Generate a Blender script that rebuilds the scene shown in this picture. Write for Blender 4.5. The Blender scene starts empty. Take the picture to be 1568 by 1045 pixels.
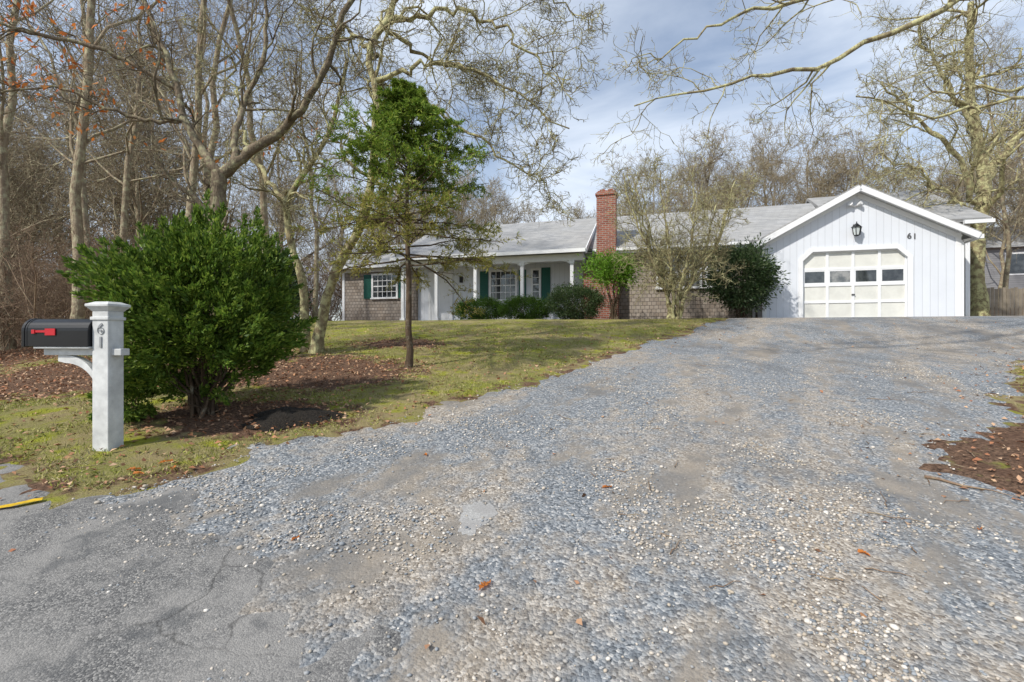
import bpy, math, numpy as np
from mathutils import Vector
rng=np.random.default_rng(7)
sc=bpy.context.scene
sc.view_settings.view_transform='Standard'; sc.view_settings.look='None'; sc.view_settings.exposure=0
COL=sc.collection
# ------------------------------------------------------------------ helpers
def mesh_np(name,V,F,mats,smooth=False,parent=None,mi=None):
    V=np.asarray(V,dtype=np.float32).reshape(-1,3); F=np.asarray(F,dtype=np.int32)
    k=F.shape[1]; me=bpy.data.meshes.new(name)
    me.vertices.add(len(V)); me.vertices.foreach_set('co',V.ravel())
    me.loops.add(F.size); me.loops.foreach_set('vertex_index',F.ravel())
    me.polygons.add(len(F)); me.polygons.foreach_set('loop_start',np.arange(0,F.size,k,dtype=np.int32))
    me.polygons.foreach_set('loop_total',np.full(len(F),k,dtype=np.int32))
    if mi is not None: me.polygons.foreach_set('material_index',np.asarray(mi,dtype=np.int32))
    if smooth: me.polygons.foreach_set('use_smooth',np.ones(len(F),dtype=bool))
    me.update(calc_edges=True); me.validate()
    for m in (mats if isinstance(mats,(list,tuple)) else [mats]): me.materials.append(m)
    return link(name,me,parent)
def link(name,data,parent=None,loc=None,rot=None,scale=None):
    o=bpy.data.objects.new(name,data); COL.objects.link(o)
    if parent: o.parent=parent
    if loc is not None: o.location=loc
    if rot is not None: o.rotation_euler=rot
    if scale is not None: o.scale=scale
    return o
def empty(name,loc=(0,0,0),rz=0):
    o=link(name,None); o.location=loc; o.rotation_euler=(0,0,rz); o.empty_display_size=.3; return o
def prism(name,pts,ext,mat,parent=None):
    n=len(pts); V=[tuple(p) for p in pts]+[tuple(np.array(p)+np.array(ext)) for p in pts]
    F=[list(range(n))[::-1],list(range(n,2*n))]+[[i,(i+1)%n,n+(i+1)%n,n+i] for i in range(n)]
    me=bpy.data.meshes.new(name); me.from_pydata(V,[],F); me.update()
    import bmesh
    b=bmesh.new(); b.from_mesh(me); bmesh.ops.recalc_face_normals(b,faces=b.faces); b.to_mesh(me); b.free()
    me.materials.append(mat); return link(name,me,parent)
def box(name,x0,x1,y0,y1,z0,z1,mat,parent=None,bev=0):
    o=prism(name,[(x0,y0,z0),(x1,y0,z0),(x1,y1,z0),(x0,y1,z0)],(0,0,z1-z0),mat,parent)
    if bev:
        m=o.modifiers.new('b','BEVEL'); m.width=bev; m.segments=2
    return o
def vnoise(x,y,s=1.0,seed=0):
    x=np.asarray(x)/s+seed*17.3; y=np.asarray(y)/s+seed*9.1
    xi=np.floor(x); yi=np.floor(y); fx=x-xi; fy=y-yi; fx=fx*fx*(3-2*fx); fy=fy*fy*(3-2*fy)
    h=lambda a,b: (np.sin(a*127.1+b*311.7)*43758.5453)%1.0
    return (h(xi,yi)*(1-fx)+h(xi+1,yi)*fx)*(1-fy)+(h(xi,yi+1)*(1-fx)+h(xi+1,yi+1)*fx)*fy
def sstep(a,b,x):
    t=np.clip((x-a)/(b-a),0,1); return t*t*(3-2*t)
HX,HY,HZ=8.3,16.0,2.07
DX,DY=.959,-.284
def TZ(X,Y):
    X=np.asarray(X,float);Y=np.asarray(Y,float)
    s=(X-HX)*.284+(Y-HY)*.959
    lin=.14*(Y-1); lin=np.where(lin<0,0,lin)
    k=.12; lin=2.05-k*np.logaddexp(0,(2.05-lin)/k)
    low=.05*np.maximum(0,-X-5.0); low=np.minimum(low,.8)
    b=sstep(-6,-.5,s)
    z=lin*(1-b)+2.05*b - low*(1-b)
    z=z+np.minimum(.09*np.maximum(0,s-11)*sstep(-10,15,X),5)
    z=z+np.minimum(.03*np.maximum(0,s-14),3)
    return z
def pdist(X,Y,poly):
    poly=np.array(poly,float); n=len(poly); d=np.full(X.shape,1e9); ins=np.zeros(X.shape,bool)
    for i in range(n):
        x0,y0=poly[i]; x1,y1=poly[(i+1)%n]; ex,ey=x1-x0,y1-y0
        t=np.clip(((X-x0)*ex+(Y-y0)*ey)/(ex*ex+ey*ey+1e-9),0,1)
        d=np.minimum(d,np.hypot(X-x0-t*ex,Y-y0-t*ey))
        c=((y0>Y)!=(y1>Y))&(X<(x1-x0)*(Y-y0)/(y1-y0+1e-12)+x0); ins^=c
    return np.where(ins,d,-d)
# ------------------------------------------------------------------ material kit
class NT:
    def __init__(s,name):
        s.m=bpy.data.materials.new(name); s.m.use_nodes=True; s.t=s.m.node_tree; s.N=s.t.nodes; s.L=s.t.links
        s.b=s.N['Principled BSDF']
    def n(s,typ): return s.N.new(typ)
    def put(s,inp,v):
        if isinstance(v,bpy.types.NodeSocket): s.L.new(v,inp)
        else: inp.default_value=v
    def co(s,kind='Object'): return s.n('ShaderNodeTexCoord').outputs[kind]
    def noise(s,scale,detail=4,vec=None,rough=.6):
        nd=s.n('ShaderNodeTexNoise'); nd.inputs['Scale'].default_value=scale; nd.inputs['Detail'].default_value=detail; nd.inputs['Roughness'].default_value=rough
        s.L.new(vec if vec else s.co(),nd.inputs['Vector']); return nd.outputs['Fac']
    def ramp(s,fac,stops):
        nd=s.n('ShaderNodeValToRGB'); e=nd.color_ramp.elements
        while len(e)<len(stops): e.new(.5)
        for i,(p,c) in enumerate(stops):
            e[i].position=p; e[i].color=(c,c,c,1) if isinstance(c,(int,float)) else (*c,1)
        s.L.new(fac,nd.inputs['Fac']); return nd.outputs['Color']
    def mix(s,f,a,b,mode='MIX'):
        nd=s.n('ShaderNodeMix'); nd.data_type='RGBA'; nd.blend_type=mode
        for i,v in ((0,f),(6,a),(7,b)):
            if isinstance(v,bpy.types.NodeSocket): s.L.new(v,nd.inputs[i])
            elif i==0: nd.inputs[0].default_value=v
            else: nd.inputs[i].default_value=(*v,1)
        return nd.outputs[2]
    def math(s,op,a,b=0.0):
        nd=s.n('ShaderNodeMath'); nd.operation=op
        s.put(nd.inputs[0],a); s.put(nd.inputs[1],b); return nd.outputs[0]
    def bump(s,h,strength=.5,dist=.01,normal=None):
        nd=s.n('ShaderNodeBump'); nd.inputs['Strength'].default_value=strength; nd.inputs['Distance'].default_value=dist
        s.L.new(h,nd.inputs['Height'])
        if normal: s.L.new(normal,nd.inputs['Normal'])
        return nd.outputs['Normal']
    def fin(s,col,rough=.8,normal=None,spec=.3):
        s.put(s.b.inputs['Base Color'],col if isinstance(col,bpy.types.NodeSocket) else (*col,1))
        s.put(s.b.inputs['Roughness'],rough); s.b.inputs['Specular IOR Level'].default_value=spec
        if normal: s.L.new(normal,s.b.inputs['Normal'])
        return s.m
    def uw(s):
        sp=s.n('ShaderNodeSeparateXYZ'); s.L.new(s.co(),sp.inputs[0])
        c=s.n('ShaderNodeCombineXYZ'); s.L.new(s.math('ADD',sp.outputs[0],sp.outputs[1]),c.inputs[0]); s.L.new(sp.outputs[2],c.inputs[1])
        return c.outputs[0]
    def mapped(s,scale,rotz=0):
        mp=s.n('ShaderNodeMapping'); mp.vector_type='TEXTURE'; mp.inputs['Rotation'].default_value=(0,0,rotz); mp.inputs['Scale'].default_value=scale
        s.L.new(s.co(),mp.inputs[0]); return mp.outputs[0]
    def brick(s,vec,c1,c2,mort,bw,rh,ms,offset=.5,bias=0):
        nd=s.n('ShaderNodeTexBrick'); nd.offset=offset; s.L.new(vec,nd.inputs['Vector'])
        nd.inputs['Color1'].default_value=(*c1,1); nd.inputs['Color2'].default_value=(*c2,1); nd.inputs['Mortar'].default_value=(*mort,1)
        nd.inputs['Scale'].default_value=1; nd.inputs['Mortar Size'].default_value=ms; nd.inputs['Brick Width'].default_value=bw; nd.inputs['Row Height'].default_value=rh
        nd.inputs['Mortar Smooth'].default_value=.2; nd.inputs['Bias'].default_value=bias
        return nd.outputs['Color'],nd.outputs['Fac']
def paint(name,c,rough=.5,var=.08,sc_=3.0):
    s=NT(name); n=s.noise(sc_,5); d=tuple(x*(1-var*2) for x in c)
    col=s.mix(s.ramp(n,[(.3,0.),(.7,1.)]),d,c); return s.fin(col,rough,s.bump(s.noise(60,3),.15,.003))
def boards(name,c,bw,horizontal=False):
    s=NT(name); vec=s.uw()
    if horizontal: col,f=s.brick(vec,c,tuple(x*.95 for x in c),tuple(x*.45 for x in c),60,bw,.008,0)
    else: col,f=s.brick(vec,c,tuple(x*.96 for x in c),tuple(x*.72 for x in c),bw,40,.006,0)
    n=s.noise(1.3,6); col=s.mix(s.ramp(n,[(.35,.0),(.75,.25)]),col,tuple(x*.75 for x in c))
    inv=s.math('SUBTRACT',1.0,f)
    return s.fin(col,.6,s.bump(inv,.5,.006))
M={}
M['white']=paint('white_paint',(.78,.79,.80),.5,.04)
M['board']=boards('white_board_siding',(.68,.71,.76),.2)
def shingle_wall():
    s=NT('cedar_shingles'); col,f=s.brick(s.uw(),(.25,.20,.155),(.38,.33,.28),(.07,.055,.045),.16,.14,.008,.5)
    n=s.noise(2.0,5); col=s.mix(s.ramp(n,[(.3,.0),(.7,.5)]),col,(.27,.25,.23))
    return s.fin(col,.9,s.bump(s.math('SUBTRACT',1.0,f),.9,.012))
M['shw']=shingle_wall()
def roofm():
    s=NT('asphalt_roof_shingles'); col,f=s.brick(s.uw(),(.28,.285,.29),(.40,.40,.40),(.17,.17,.17),.3,.062,.004,.5)
    n=s.noise(.9,5); col=s.mix(s.ramp(n,[(.35,.0),(.7,.5)]),col,(.33,.32,.295))
    g=s.noise(160,2); col=s.mix(.25,col,g,'OVERLAY')
    return s.fin(col,.95,s.bump(s.math('SUBTRACT',1.0,f),.6,.008))
M['roof']=roofm()
def brickm():
    s=NT('red_brick'); col,f=s.brick(s.uw(),(.22,.06,.04),(.36,.13,.085),(.34,.30,.26),.21,.072,.011,.5)
    n=s.noise(5,4); col=s.mix(s.ramp(n,[(.4,.0),(.75,.5)]),col,(.14,.06,.045))
    return s.fin(col,.9,s.bump(s.math('SUBTRACT',1.0,f),.8,.01))
M['brick']=brickm()
s=NT('window_glass'); n=s.noise(2.5,3); M['glass']=s.fin(s.ramp(n,[(.4,(.02,.025,.03)),(.6,(.07,.08,.085))]),.04,spec=.9)
s=NT('window_glass_curtain_reflection'); n=s.noise(4,2); M['glass2']=s.fin(s.ramp(n,[(.4,(.10,.11,.115)),(.6,(.28,.28,.27))]),.06,spec=.9)  # pale glass: curtains in the kitchen, painted reflection in one garage pane
M['green']=paint('green_shutter_paint',(.012,.10,.075),.5)
M['black']=paint('black_metal',(.012,.013,.015),.35)
M['red']=paint('red_flag',(.50,.02,.03),.4)
M['gray']=paint('gray_metal',(.30,.31,.32),.4)
M['num']=paint('number_metal',(.10,.10,.10),.4)
M['conc']=paint('concrete',(.35,.34,.32),.9)
M['yellow']=paint('yellow_road_paint',(.75,.48,.02),.8,.25,30)
s=NT('lamp_glass'); M['lglass']=s.fin((.55,.6,.6),.1,spec=.8)
def bark(name,c1,c2,lich,amt=.5):
    s=NT(name); v=s.co(); n=s.noise(3,5,v,.7); col=s.mix(s.ramp(n,[(.35,0.),(.65,1.)]),c1,c2)
    n2=s.noise(7,4,v,.7); col=s.mix(s.ramp(n2,[(.60-.2*amt,0.),(.75-.2*amt,1.)]),col,lich)
    mp=s.n('ShaderNodeMapping'); mp.inputs['Scale'].default_value=(30,30,6); s.L.new(v,mp.inputs[0])
    return s.fin(col,.95,s.bump(s.noise(1,4,mp.outputs[0]),1.0,.03),spec=.1)
M['bark']=bark('tree_bark',(.10,.08,.055),(.24,.19,.135),(.36,.34,.21),.5)
M['bark_l']=bark('lichen_bark',(.14,.11,.07),(.32,.27,.155),(.50,.48,.26),.8)
M['bark_far']=bark('woodland_bark',(.19,.145,.10),(.34,.275,.195),(.44,.41,.27),.65)
M['bark_d']=bark('dark_bark',(.06,.045,.03),(.14,.10,.07),(.25,.24,.18),.2)
M['twig']=bark('brush_twigs',(.18,.12,.085),(.33,.24,.165),(.34,.29,.19),.4)
def leafm(name,cs,trans=.3,scale=3.0,rough=.5):
    s=NT(name); g=s.n('ShaderNodeNewGeometry'); r=g.outputs['Random Per Island']
    k=len(cs); col=s.ramp(r,[(i/(k-1) if k>1 else 0,c) for i,c in enumerate(cs)])
    if scale:
        n=s.noise(scale,2); col=s.mix(s.ramp(n,[(.35,.55),(.65,0.)]),col,tuple(x*.5 for x in cs[0]))
    s.fin(col,rough,spec=.25)
    if trans:
        t=s.n('ShaderNodeBsdfTranslucent'); s.L.new(col,t.inputs['Color'])
        mx=s.n('ShaderNodeMixShader'); mx.inputs[0].default_value=trans
        s.L.new(s.b.outputs[0],mx.inputs[1]); s.L.new(t.outputs[0],mx.inputs[2]); s.L.new(mx.outputs[0],s.N['Material Output'].inputs['Surface'])
    return s.m
M['cedar']=leafm('arborvitae_foliage',[(.07,.14,.02),(.16,.27,.035),(.33,.43,.07)],.38,4)
M['pine']=leafm('pine_needles',[(.11,.21,.025),(.23,.36,.045),(.44,.50,.09)],.4,2)
M['pine_y']=leafm('pine_needles_yellowing',[(.22,.24,.05),(.38,.36,.08),(.48,.38,.13)],.4,2)
M['hedge']=leafm('hedge_leaves',[(.045,.10,.015),(.09,.18,.025),(.15,.27,.04)],.25,5)
M['rhodo']=leafm('dark_shrub_leaves',[(.035,.07,.025),(.07,.12,.04),(.17,.21,.11)],.2,4,.35)
M['holly']=leafm('bright_shrub_leaves',[(.09,.18,.02),(.15,.31,.03),(.25,.42,.06)],.35,0)
M['oakleaf']=leafm('dry_oak_leaves',[(.52,.13,.03),(.72,.24,.05),(.50,.26,.11)],.45,0)
M['dead']=leafm('dead_leaves',[(.17,.085,.045),(.36,.20,.115),(.56,.38,.24),(.30,.12,.06),(.46,.25,.13)],0,0,.7)
M['grass']=leafm('grass_blades',[(.19,.24,.03),(.37,.39,.07),(.52,.44,.22),(.46,.39,.22)],0,1.2,.7)
s=NT('gravel_stones'); g=s.n('ShaderNodeNewGeometry')
M['stone']=s.fin(s.ramp(g.outputs['Random Per Island'],[(0,(.17,.19,.21)),(.3,(.30,.32,.34)),(.5,(.42,.36,.28)),(.75,(.52,.46,.39)),(1,(.70,.66,.60))]),.85)
# ground materials
def groundm():
    s=NT('lawn_and_leaf_litter'); v=s.co()
    at=s.n('ShaderNodeAttribute'); at.attribute_name='litter'; lit=at.outputs['Fac']
    g=s.mix(s.ramp(s.noise(1.1,5,v),[(.38,0.),(.60,1.)]),(.23,.265,.035),(.37,.30,.145))
    g=s.mix(s.ramp(s.noise(45,3,v),[(.35,0.),(.7,.7)]),g,(.40,.32,.19))
    g=s.mix(s.ramp(s.noise(2.6,5,v),[(.52,0.),(.65,.85)]),g,(.35,.37,.03))
    g=s.mix(s.ramp(s.noise(5,5,v,.7),[(.58,0.),(.70,.6)]),g,(.24,.17,.11))
    l=s.mix(s.ramp(s.noise(30,4,v,.75),[(.38,0.),(.62,1.)]),(.065,.04,.028),(.35,.22,.145))
    l=s.mix(s.ramp(s.noise(3,5,v,.7),[(.42,0.),(.62,.6)]),l,(.16,.09,.06))
    f=s.math('ADD',lit,s.math('MULTIPLY',s.math('SUBTRACT',s.noise(4,5,v),.5),2.0))
    col=s.mix(s.ramp(f,[(.38,0.),(.62,1.)]),g,l)
    return s.fin(col,.95,s.bump(s.noise(60,4,v,.75),1.0,.04),spec=.1)
def gravelm():
    s=NT('gravel_driveway'); v=s.co()
    vo=s.n('ShaderNodeTexVoronoi'); vo.inputs['Scale'].default_value=62; s.L.new(v,vo.inputs['Vector'])
    sp=s.n('ShaderNodeSeparateColor'); s.L.new(vo.outputs['Color'],sp.inputs[0])
    blue=s.ramp(sp.outputs[0],[(0,(.10,.11,.12)),(.45,(.195,.212,.23)),(.8,(.285,.302,.315)),(1,(.50,.49,.47))])
    tan=s.ramp(sp.outputs[1],[(0,(.18,.14,.10)),(.5,(.35,.295,.23)),(1,(.60,.54,.46))])
    st=s.mapped((1,3.2,1),-.45)   # wear streaks run along the drive
    n=s.noise(.95,5,st,.62); f=s.math('ADD',n,s.math('MULTIPLY',s.math('SUBTRACT',s.noise(7,4,v),.5),.5))
    col=s.mix(s.ramp(f,[(.47,0.),(.64,.8)]),blue,tan)
    fines=s.mix(s.ramp(s.noise(3,4,v),[(.4,0.),(.6,1.)]),(.20,.185,.165),(.31,.265,.21))
    fines=s.mix(s.ramp(s.noise(150,2,v),[(.4,0.),(.7,.6)]),fines,(.13,.125,.12))
    fm=s.ramp(s.noise(1.5,6,s.mapped((1,2.2,1),-.5),.75),[(.51,0.),(.60,.85)])
    col=s.mix(fm,col,fines)
    col=s.mix(s.ramp(s.noise(.8,5,s.mapped((1,2.0,1),.6),.7),[(.52,0.),(.66,.55)]),col,(.115,.12,.125))
    vo2=s.n('ShaderNodeTexVoronoi'); vo2.inputs['Scale'].default_value=120; s.L.new(v,vo2.inputs['Vector'])
    h=s.math('SUBTRACT',1.0,vo.outputs['Distance']); h=s.math('ADD',h,s.math('MULTIPLY',vo2.outputs['Distance'],-.4))
    h=s.math('MULTIPLY',h,s.math('SUBTRACT',1.0,s.math('MULTIPLY',fm,.75)))
    return s.fin(col,.9,s.bump(h,.8,.010),spec=.2)
def asphm():
    s=NT('worn_asphalt'); v=s.co()
    vo=s.n('ShaderNodeTexVoronoi'); vo.inputs['Scale'].default_value=140; s.L.new(v,vo.inputs['Vector'])
    sp=s.n('ShaderNodeSeparateColor'); s.L.new(vo.outputs['Color'],sp.inputs[0])
    a=s.ramp(sp.outputs[0],[(0,(.08,.08,.08)),(.6,(.15,.148,.145)),(1,(.32,.31,.29))])
    a=s.mix(s.ramp(s.noise(1.1,6,v,.72),[(.44,0.),(.58,.75)]),a,(.27,.26,.245))
    a=s.mix(s.ramp(s.noise(2.3,5,v,.7),[(.54,0.),(.64,.7)]),a,(.09,.093,.095))
    vc=s.n('ShaderNodeTexVoronoi'); vc.feature='DISTANCE_TO_EDGE'; vc.inputs['Scale'].default_value=.8
    off=s.n('ShaderNodeVectorMath'); off.operation='ADD'; s.L.new(v,off.inputs[0])
    nn=s.n('ShaderNodeTexNoise'); nn.inputs['Scale'].default_value=3; nn.inputs['Detail'].default_value=6; s.L.new(v,nn.inputs['Vector'])
    sc2=s.n('ShaderNodeVectorMath'); sc2.operation='SCALE'; sc2.inputs[3].default_value=.35; s.L.new(nn.outputs['Color'],sc2.inputs[0]); s.L.new(sc2.outputs[0],off.inputs[1])
    s.L.new(off.outputs[0],vc.inputs['Vector'])
    cr=s.ramp(vc.outputs['Distance'],[(0,.6),(.007,0.)])
    cr=s.mix(1.0,cr,s.ramp(s.noise(.9,2,v),[(.45,0.),(.55,1.)]),'MULTIPLY')
    a=s.mix(cr,a,(.045,.044,.042))
    return s.fin(a,.9,s.bump(s.math('SUBTRACT',1.0,vo.outputs['Distance']),.5,.006),spec=.2)
M['ground']=groundm(); M['gravel']=gravelm(); M['asph']=asphm()
# ------------------------------------------------------------------ ground lattice
def axis(segs):
    out=[]
    for a,b,st in segs: out+=list(np.arange(a,b-1e-6,st))
    out.append(segs[-1][1]); return np.array(out)
ax=axis([(-220,-40,15),(-40,-12,2),(-12,-5,.3),(-5,7,.06),(7,18,.25),(18,50,2),(50,230,15)])
ay=axis([(-40,-4,4),(-4,1.2,.3),(1.2,6.6,.06),(6.6,18,.15),(18,50,2),(50,350,15)])
GX,GY=np.meshgrid(ax,ay); GZ=TZ(GX,GY)
DRIVE=[(-3.4,3.2),(-2.6,3.75),(-2.26,4.36),(-1.48,4.88),(-.74,5.82),(.45,7.2),(1.32,8.45),(3.1,10.7),(5.5,13.2),(8.0,16.2),(14.5,14.9),(18,13.8),(17.5,12.8),(12.3,10.9),(9.8,9.0),(7.6,7.4),(6.1,5.9),(5.1,4.95),(3.95,4.35),(3.55,3.85),(3.8,3.2),(5,2.4),(7,1.4),(9,-2),(-2,-3),(-6,-2)]
STREET=[(-3.36,3.50),(-4.2,3.96),(-12,8.2),(-40,24),(-45,-4),(0,-6),(14,-6),(9,-2.5),(.6,.6),(-.22,1.85),(-.55,2.21),(-1.5,2.9),(-2.45,3.58)]
dn=(vnoise(GX,GY,.45,1)-.5)*.45+(vnoise(GX,GY,.11,2)-.5)*.32
sdD=pdist(GX,GY,DRIVE); sdS=pdist(GX,GY,STREET)
bumpy=(vnoise(GX,GY,1.3,3)-.5)*.06+(vnoise(GX,GY,.3,4)-.5)*.02
off_road=sstep(0.05,.6,-np.maximum(sdD,sdS))
nearY=sstep(30,15,GY)
Zg=GZ+bumpy*off_road*nearY
ny,nx=GX.shape
def lattice_obj(name,Z,mask,mat):
    idx=np.arange(nx*ny).reshape(ny,nx)
    q=np.stack([idx[:-1,:-1],idx[:-1,1:],idx[1:,1:],idx[1:,:-1]],-1).reshape(-1,4)
    keep=(mask[:-1,:-1]|mask[1:,:-1]|mask[:-1,1:]|mask[1:,1:]).ravel(); q=q[keep]
    V=np.stack([GX,GY,Z],-1).reshape(-1,3)
    used=np.unique(q); rem=np.full(nx*ny,-1); rem[used]=np.arange(len(used))
    return mesh_np(name,V[used],rem[q],mat,True),used
g_o,used=lattice_obj('ground',Zg,np.ones_like(GX,bool),M['ground'])
def blob(cx,cy,rx,ry): return 1-np.clip(np.hypot((GX-cx)/rx,(GY-cy)/ry),0,2)
lit=np.clip(1.6*blob(-3.0,5.4,1.7,1.0),0,1)
lit=np.maximum(lit,np.clip(1.5*blob(-3.1,7.7,2.4,1.8),0,.9)); lit=np.maximum(lit,np.clip(1.8*blob(-6.5,8.5,3.6,2.9),0,1))
lit=np.maximum(lit,sstep(-8,-11,GX)); lit=np.maximum(lit,np.clip(1.3*blob(-2.4,10.4,1.5,1.0),0,.8))
ss=(GX-HX)*.284+(GY-HY)*.959
lit=np.maximum(lit,sstep(9,12,ss)); lit=np.maximum(lit,sstep(3.0,3.4,GX)*sstep(5.6,4.8,GY)*.8)
lit=np.maximum(lit,sstep(6,9,GX)*sstep(10,7,GY)*.45); lit=np.maximum(lit,sstep(17,19,GX)*.8)
uu=(GX-HX)*DX+(GY-HY)*DY
lit=np.maximum(lit,.9*sstep(-1.6,-1.2,ss)*sstep(.6,-.2,uu))
lit=np.maximum(lit,.45*sstep(-.55,-.1,np.maximum(sdD,sdS)))
at=g_o.data.attributes.new('litter','FLOAT','POINT'); at.data.foreach_set('value',lit.ravel()[used].astype(np.float32))
ZD=GZ+np.clip((sdD+dn)*.10,-.04,.012); lattice_obj('driveway',ZD,sdD>-.5,M['gravel'])
ZS=GZ+np.clip((sdS+dn*1.2)*.07,-.04,.016); lattice_obj('street',ZS,sdS>-.5,M['asph'])
def ribbon(name,p0,p1,w,h,mat,n=40):
    p0=np.array(p0,float);p1=np.array(p1,float); d=(p1-p0)/np.linalg.norm(p1-p0); q=np.array([-d[1],d[0]])
    V=[]
    for i in range(n+1):
        c=p0+(p1-p0)*i/n
        for sgn in(-1,1):
            a=c+q*sgn*w/2*(1+.25*math.sin(i*2.3+sgn)); V.append((a[0],a[1],float(TZ(a[0],a[1]))+h))
    F=[[2*i,2*i+1,2*i+3,2*i+2] for i in range(n)]
    return mesh_np(name,V,F,mat)
ribbon('street_line',(-3.30,3.40),(-4.9,2.2),.05,.022,M['yellow'])
s=NT('patch_concrete'); M['patch']=s.fin(s.mix(s.ramp(s.noise(9,4),[(.4,0.),(.6,.7)]),s.ramp(s.noise(90,4),[(.35,(.24,.24,.23)),(.7,(.50,.49,.47))]),(.28,.27,.26)),.9)
pp=[]
for i in range(40):
    a=i/40*2*math.pi; r=1+.16*math.sin(3*a+.5)+.09*math.sin(8*a)+.07*math.sin(13*a)+.05*math.sin(19*a)
    pp.append((-.235+.11*r*math.cos(a)+.03*math.sin(a),3.17+.20*r*math.sin(a)))
prism('pavement_patch',[(x,y,float(TZ(x,y))+.004) for x,y in pp],(0,0,.011),M['patch'])
s=NT('dark_mulch'); M['mulch']=s.fin(s.ramp(s.noise(70,5),[(.35,(.008,.007,.006)),(.75,(.05,.04,.03))]),1,s.bump(s.noise(50,5),1,.04))
n=36; V=[];F=[]
cx,cy=-2.42,5.3
for r in range(9):
    for i in range(n):
        a=i/n*2*math.pi; rr=r/8*(1+.18*math.sin(3*a+1)+.1*math.sin(7*a)); x=cx+.5*rr*math.cos(a); y=cy+.36*rr*math.sin(a)
        V.append((x,y,float(TZ(x,y))+.09*(1-(r/8)**2)-.02+.03*float(vnoise(x,y,.06,5))))
F=[[r*n+i,r*n+(i+1)%n,(r+1)*n+(i+1)%n,(r+1)*n+i] for r in range(8) for i in range(n)]
mesh_np('mulch_mound',V,F,M['mulch'],True)
# ------------------------------------------------------------------ stones
t=(1+5**.5)/2
IV=np.array([(-1,t,0),(1,t,0),(-1,-t,0),(1,-t,0),(0,-1,t),(0,1,t),(0,-1,-t),(0,1,-t),(t,0,-1),(t,0,1),(-t,0,-1),(-t,0,1)])/1.9
IF=np.array([(0,11,5),(0,5,1),(0,1,7),(0,7,10),(0,10,11),(1,5,9),(5,11,4),(11,10,2),(10,7,6),(7,1,8),(3,9,4),(3,4,2),(3,2,6),(3,6,8),(3,8,9),(4,9,5),(2,4,11),(6,2,10),(8,6,7),(9,8,1)])
N=80000; Y=1.5+7.0*rng.random(N)**1.5; X=(rng.random(N)-.5)*2*(1.15*Y)
sd=pdist(X,Y,DRIVE); sS=pdist(X,Y,STREET)
cl=vnoise(X,Y,.7,6)*.6+vnoise(X,Y,.2,7)*.4
keep=(sd>.0)&((sS<-.0)|(rng.random(N)<np.where(sS<.9,.4*(1-sS/.9),.03)))&(rng.random(N)<sstep(.50,.78,cl)*.95+.05); X=X[keep];Y=Y[keep]; N=len(X)
sz=(.0035+.0075*rng.random(N)**2)*(1+.6*(rng.random(N)<.05))
a=rng.random(N)*6.28; V=IV[None]*(1+.35*(rng.random((N,12,1))-.5)); V=V*np.stack([sz*1.3,sz,sz*.75],-1)[:,None]
c,s_=np.cos(a)[:,None],np.sin(a)[:,None]; Vx=V[...,0]*c-V[...,1]*s_; Vy=V[...,0]*s_+V[...,1]*c
V=np.stack([Vx+X[:,None],Vy+Y[:,None],V[...,2]+(TZ(X,Y)+.014+sz*.3)[:,None]],-1)
F=(IF[None]+12*np.arange(N)[:,None,None]).reshape(-1,3)
mesh_np('gravel',V,F,M['stone'])
# ------------------------------------------------------------------ leaves kit
def unit(v): return v/(np.linalg.norm(v,axis=-1,keepdims=True)+1e-9)
def leaf_mesh(name,C,D,L,W,mat,parent=None,nrm=None,fold=.25):
    C=np.asarray(C,float);D=unit(np.asarray(D,float)); n=len(C)
    r=rng.normal(size=(n,3)) if nrm is None else nrm+rng.normal(size=(n,3))*.5
    S=unit(np.cross(D,r)); U=np.cross(S,D)
    L=np.broadcast_to(np.asarray(L,float),(n,))[:,None]; W=np.broadcast_to(np.asarray(W,float),(n,))[:,None]
    V=np.stack([C,C+D*L*.45+S*W*.5+U*W*fold,C+D*L,C+D*L*.45-S*W*.5+U*W*fold],1)
    F=np.arange(4*n).reshape(n,4)
    return mesh_np(name,V,F,mat,False,parent)
N=200000; Y=3.4+11*rng.random(N)**1.4; X=-9+19*rng.random(N)
zx=np.clip(np.searchsorted(ax,X),0,nx-1); zy=np.clip(np.searchsorted(ay,Y),0,ny-1); li=lit[zy,zx]
dd=np.maximum(pdist(X,Y,DRIVE),pdist(X,Y,STREET))
den=vnoise(X,Y,.5,8)*.6+vnoise(X,Y,.15,9)*.4
ok=(dd<-.02-.15*vnoise(X,Y,.2,10))&(li<.6)&(rng.random(N)<sstep(.30,.62,den)); X=X[ok];Y=Y[ok];N=len(X)
D=np.stack([rng.normal(size=N)*.9,rng.normal(size=N)*.9,np.ones(N)],-1)
leaf_mesh('grass',np.stack([X,Y,Zg[zy[ok],zx[ok]]-.01],-1),D,.025+.035*rng.random(N),.005+.006*rng.random(N),M['grass'])
N=60000; X=-12+24*rng.random(N); Y=2.0+11*rng.random(N)**1.3
zx=np.clip(np.searchsorted(ax,X),0,nx-1); zy=np.clip(np.searchsorted(ay,Y),0,ny-1); li=lit[zy,zx]
dd=np.maximum(pdist(X,Y,DRIVE),pdist(X,Y,STREET))
pr=np.where(dd>0,.005+.10*sstep(1.8,4,X)*sstep(-1.1,-.0,-dd),np.where(li>.3,.95,.18)); pr=np.where((dd>-.35)&(dd<0),.35,pr)
ok=rng.random(N)<pr; X=X[ok];Y=Y[ok];N=len(X)
D=np.stack([rng.normal(size=N),rng.normal(size=N),rng.normal(size=N)*.3],-1)
leaf_mesh('fallen_leaves',np.stack([X,Y,np.maximum(Zg[zy[ok],zx[ok]],TZ(X,Y)+.014)+.008],-1),D,.025+.045*rng.random(N),.018+.025*rng.random(N),M['dead'],nrm=np.array([[0,0,1.2]]))
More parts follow.
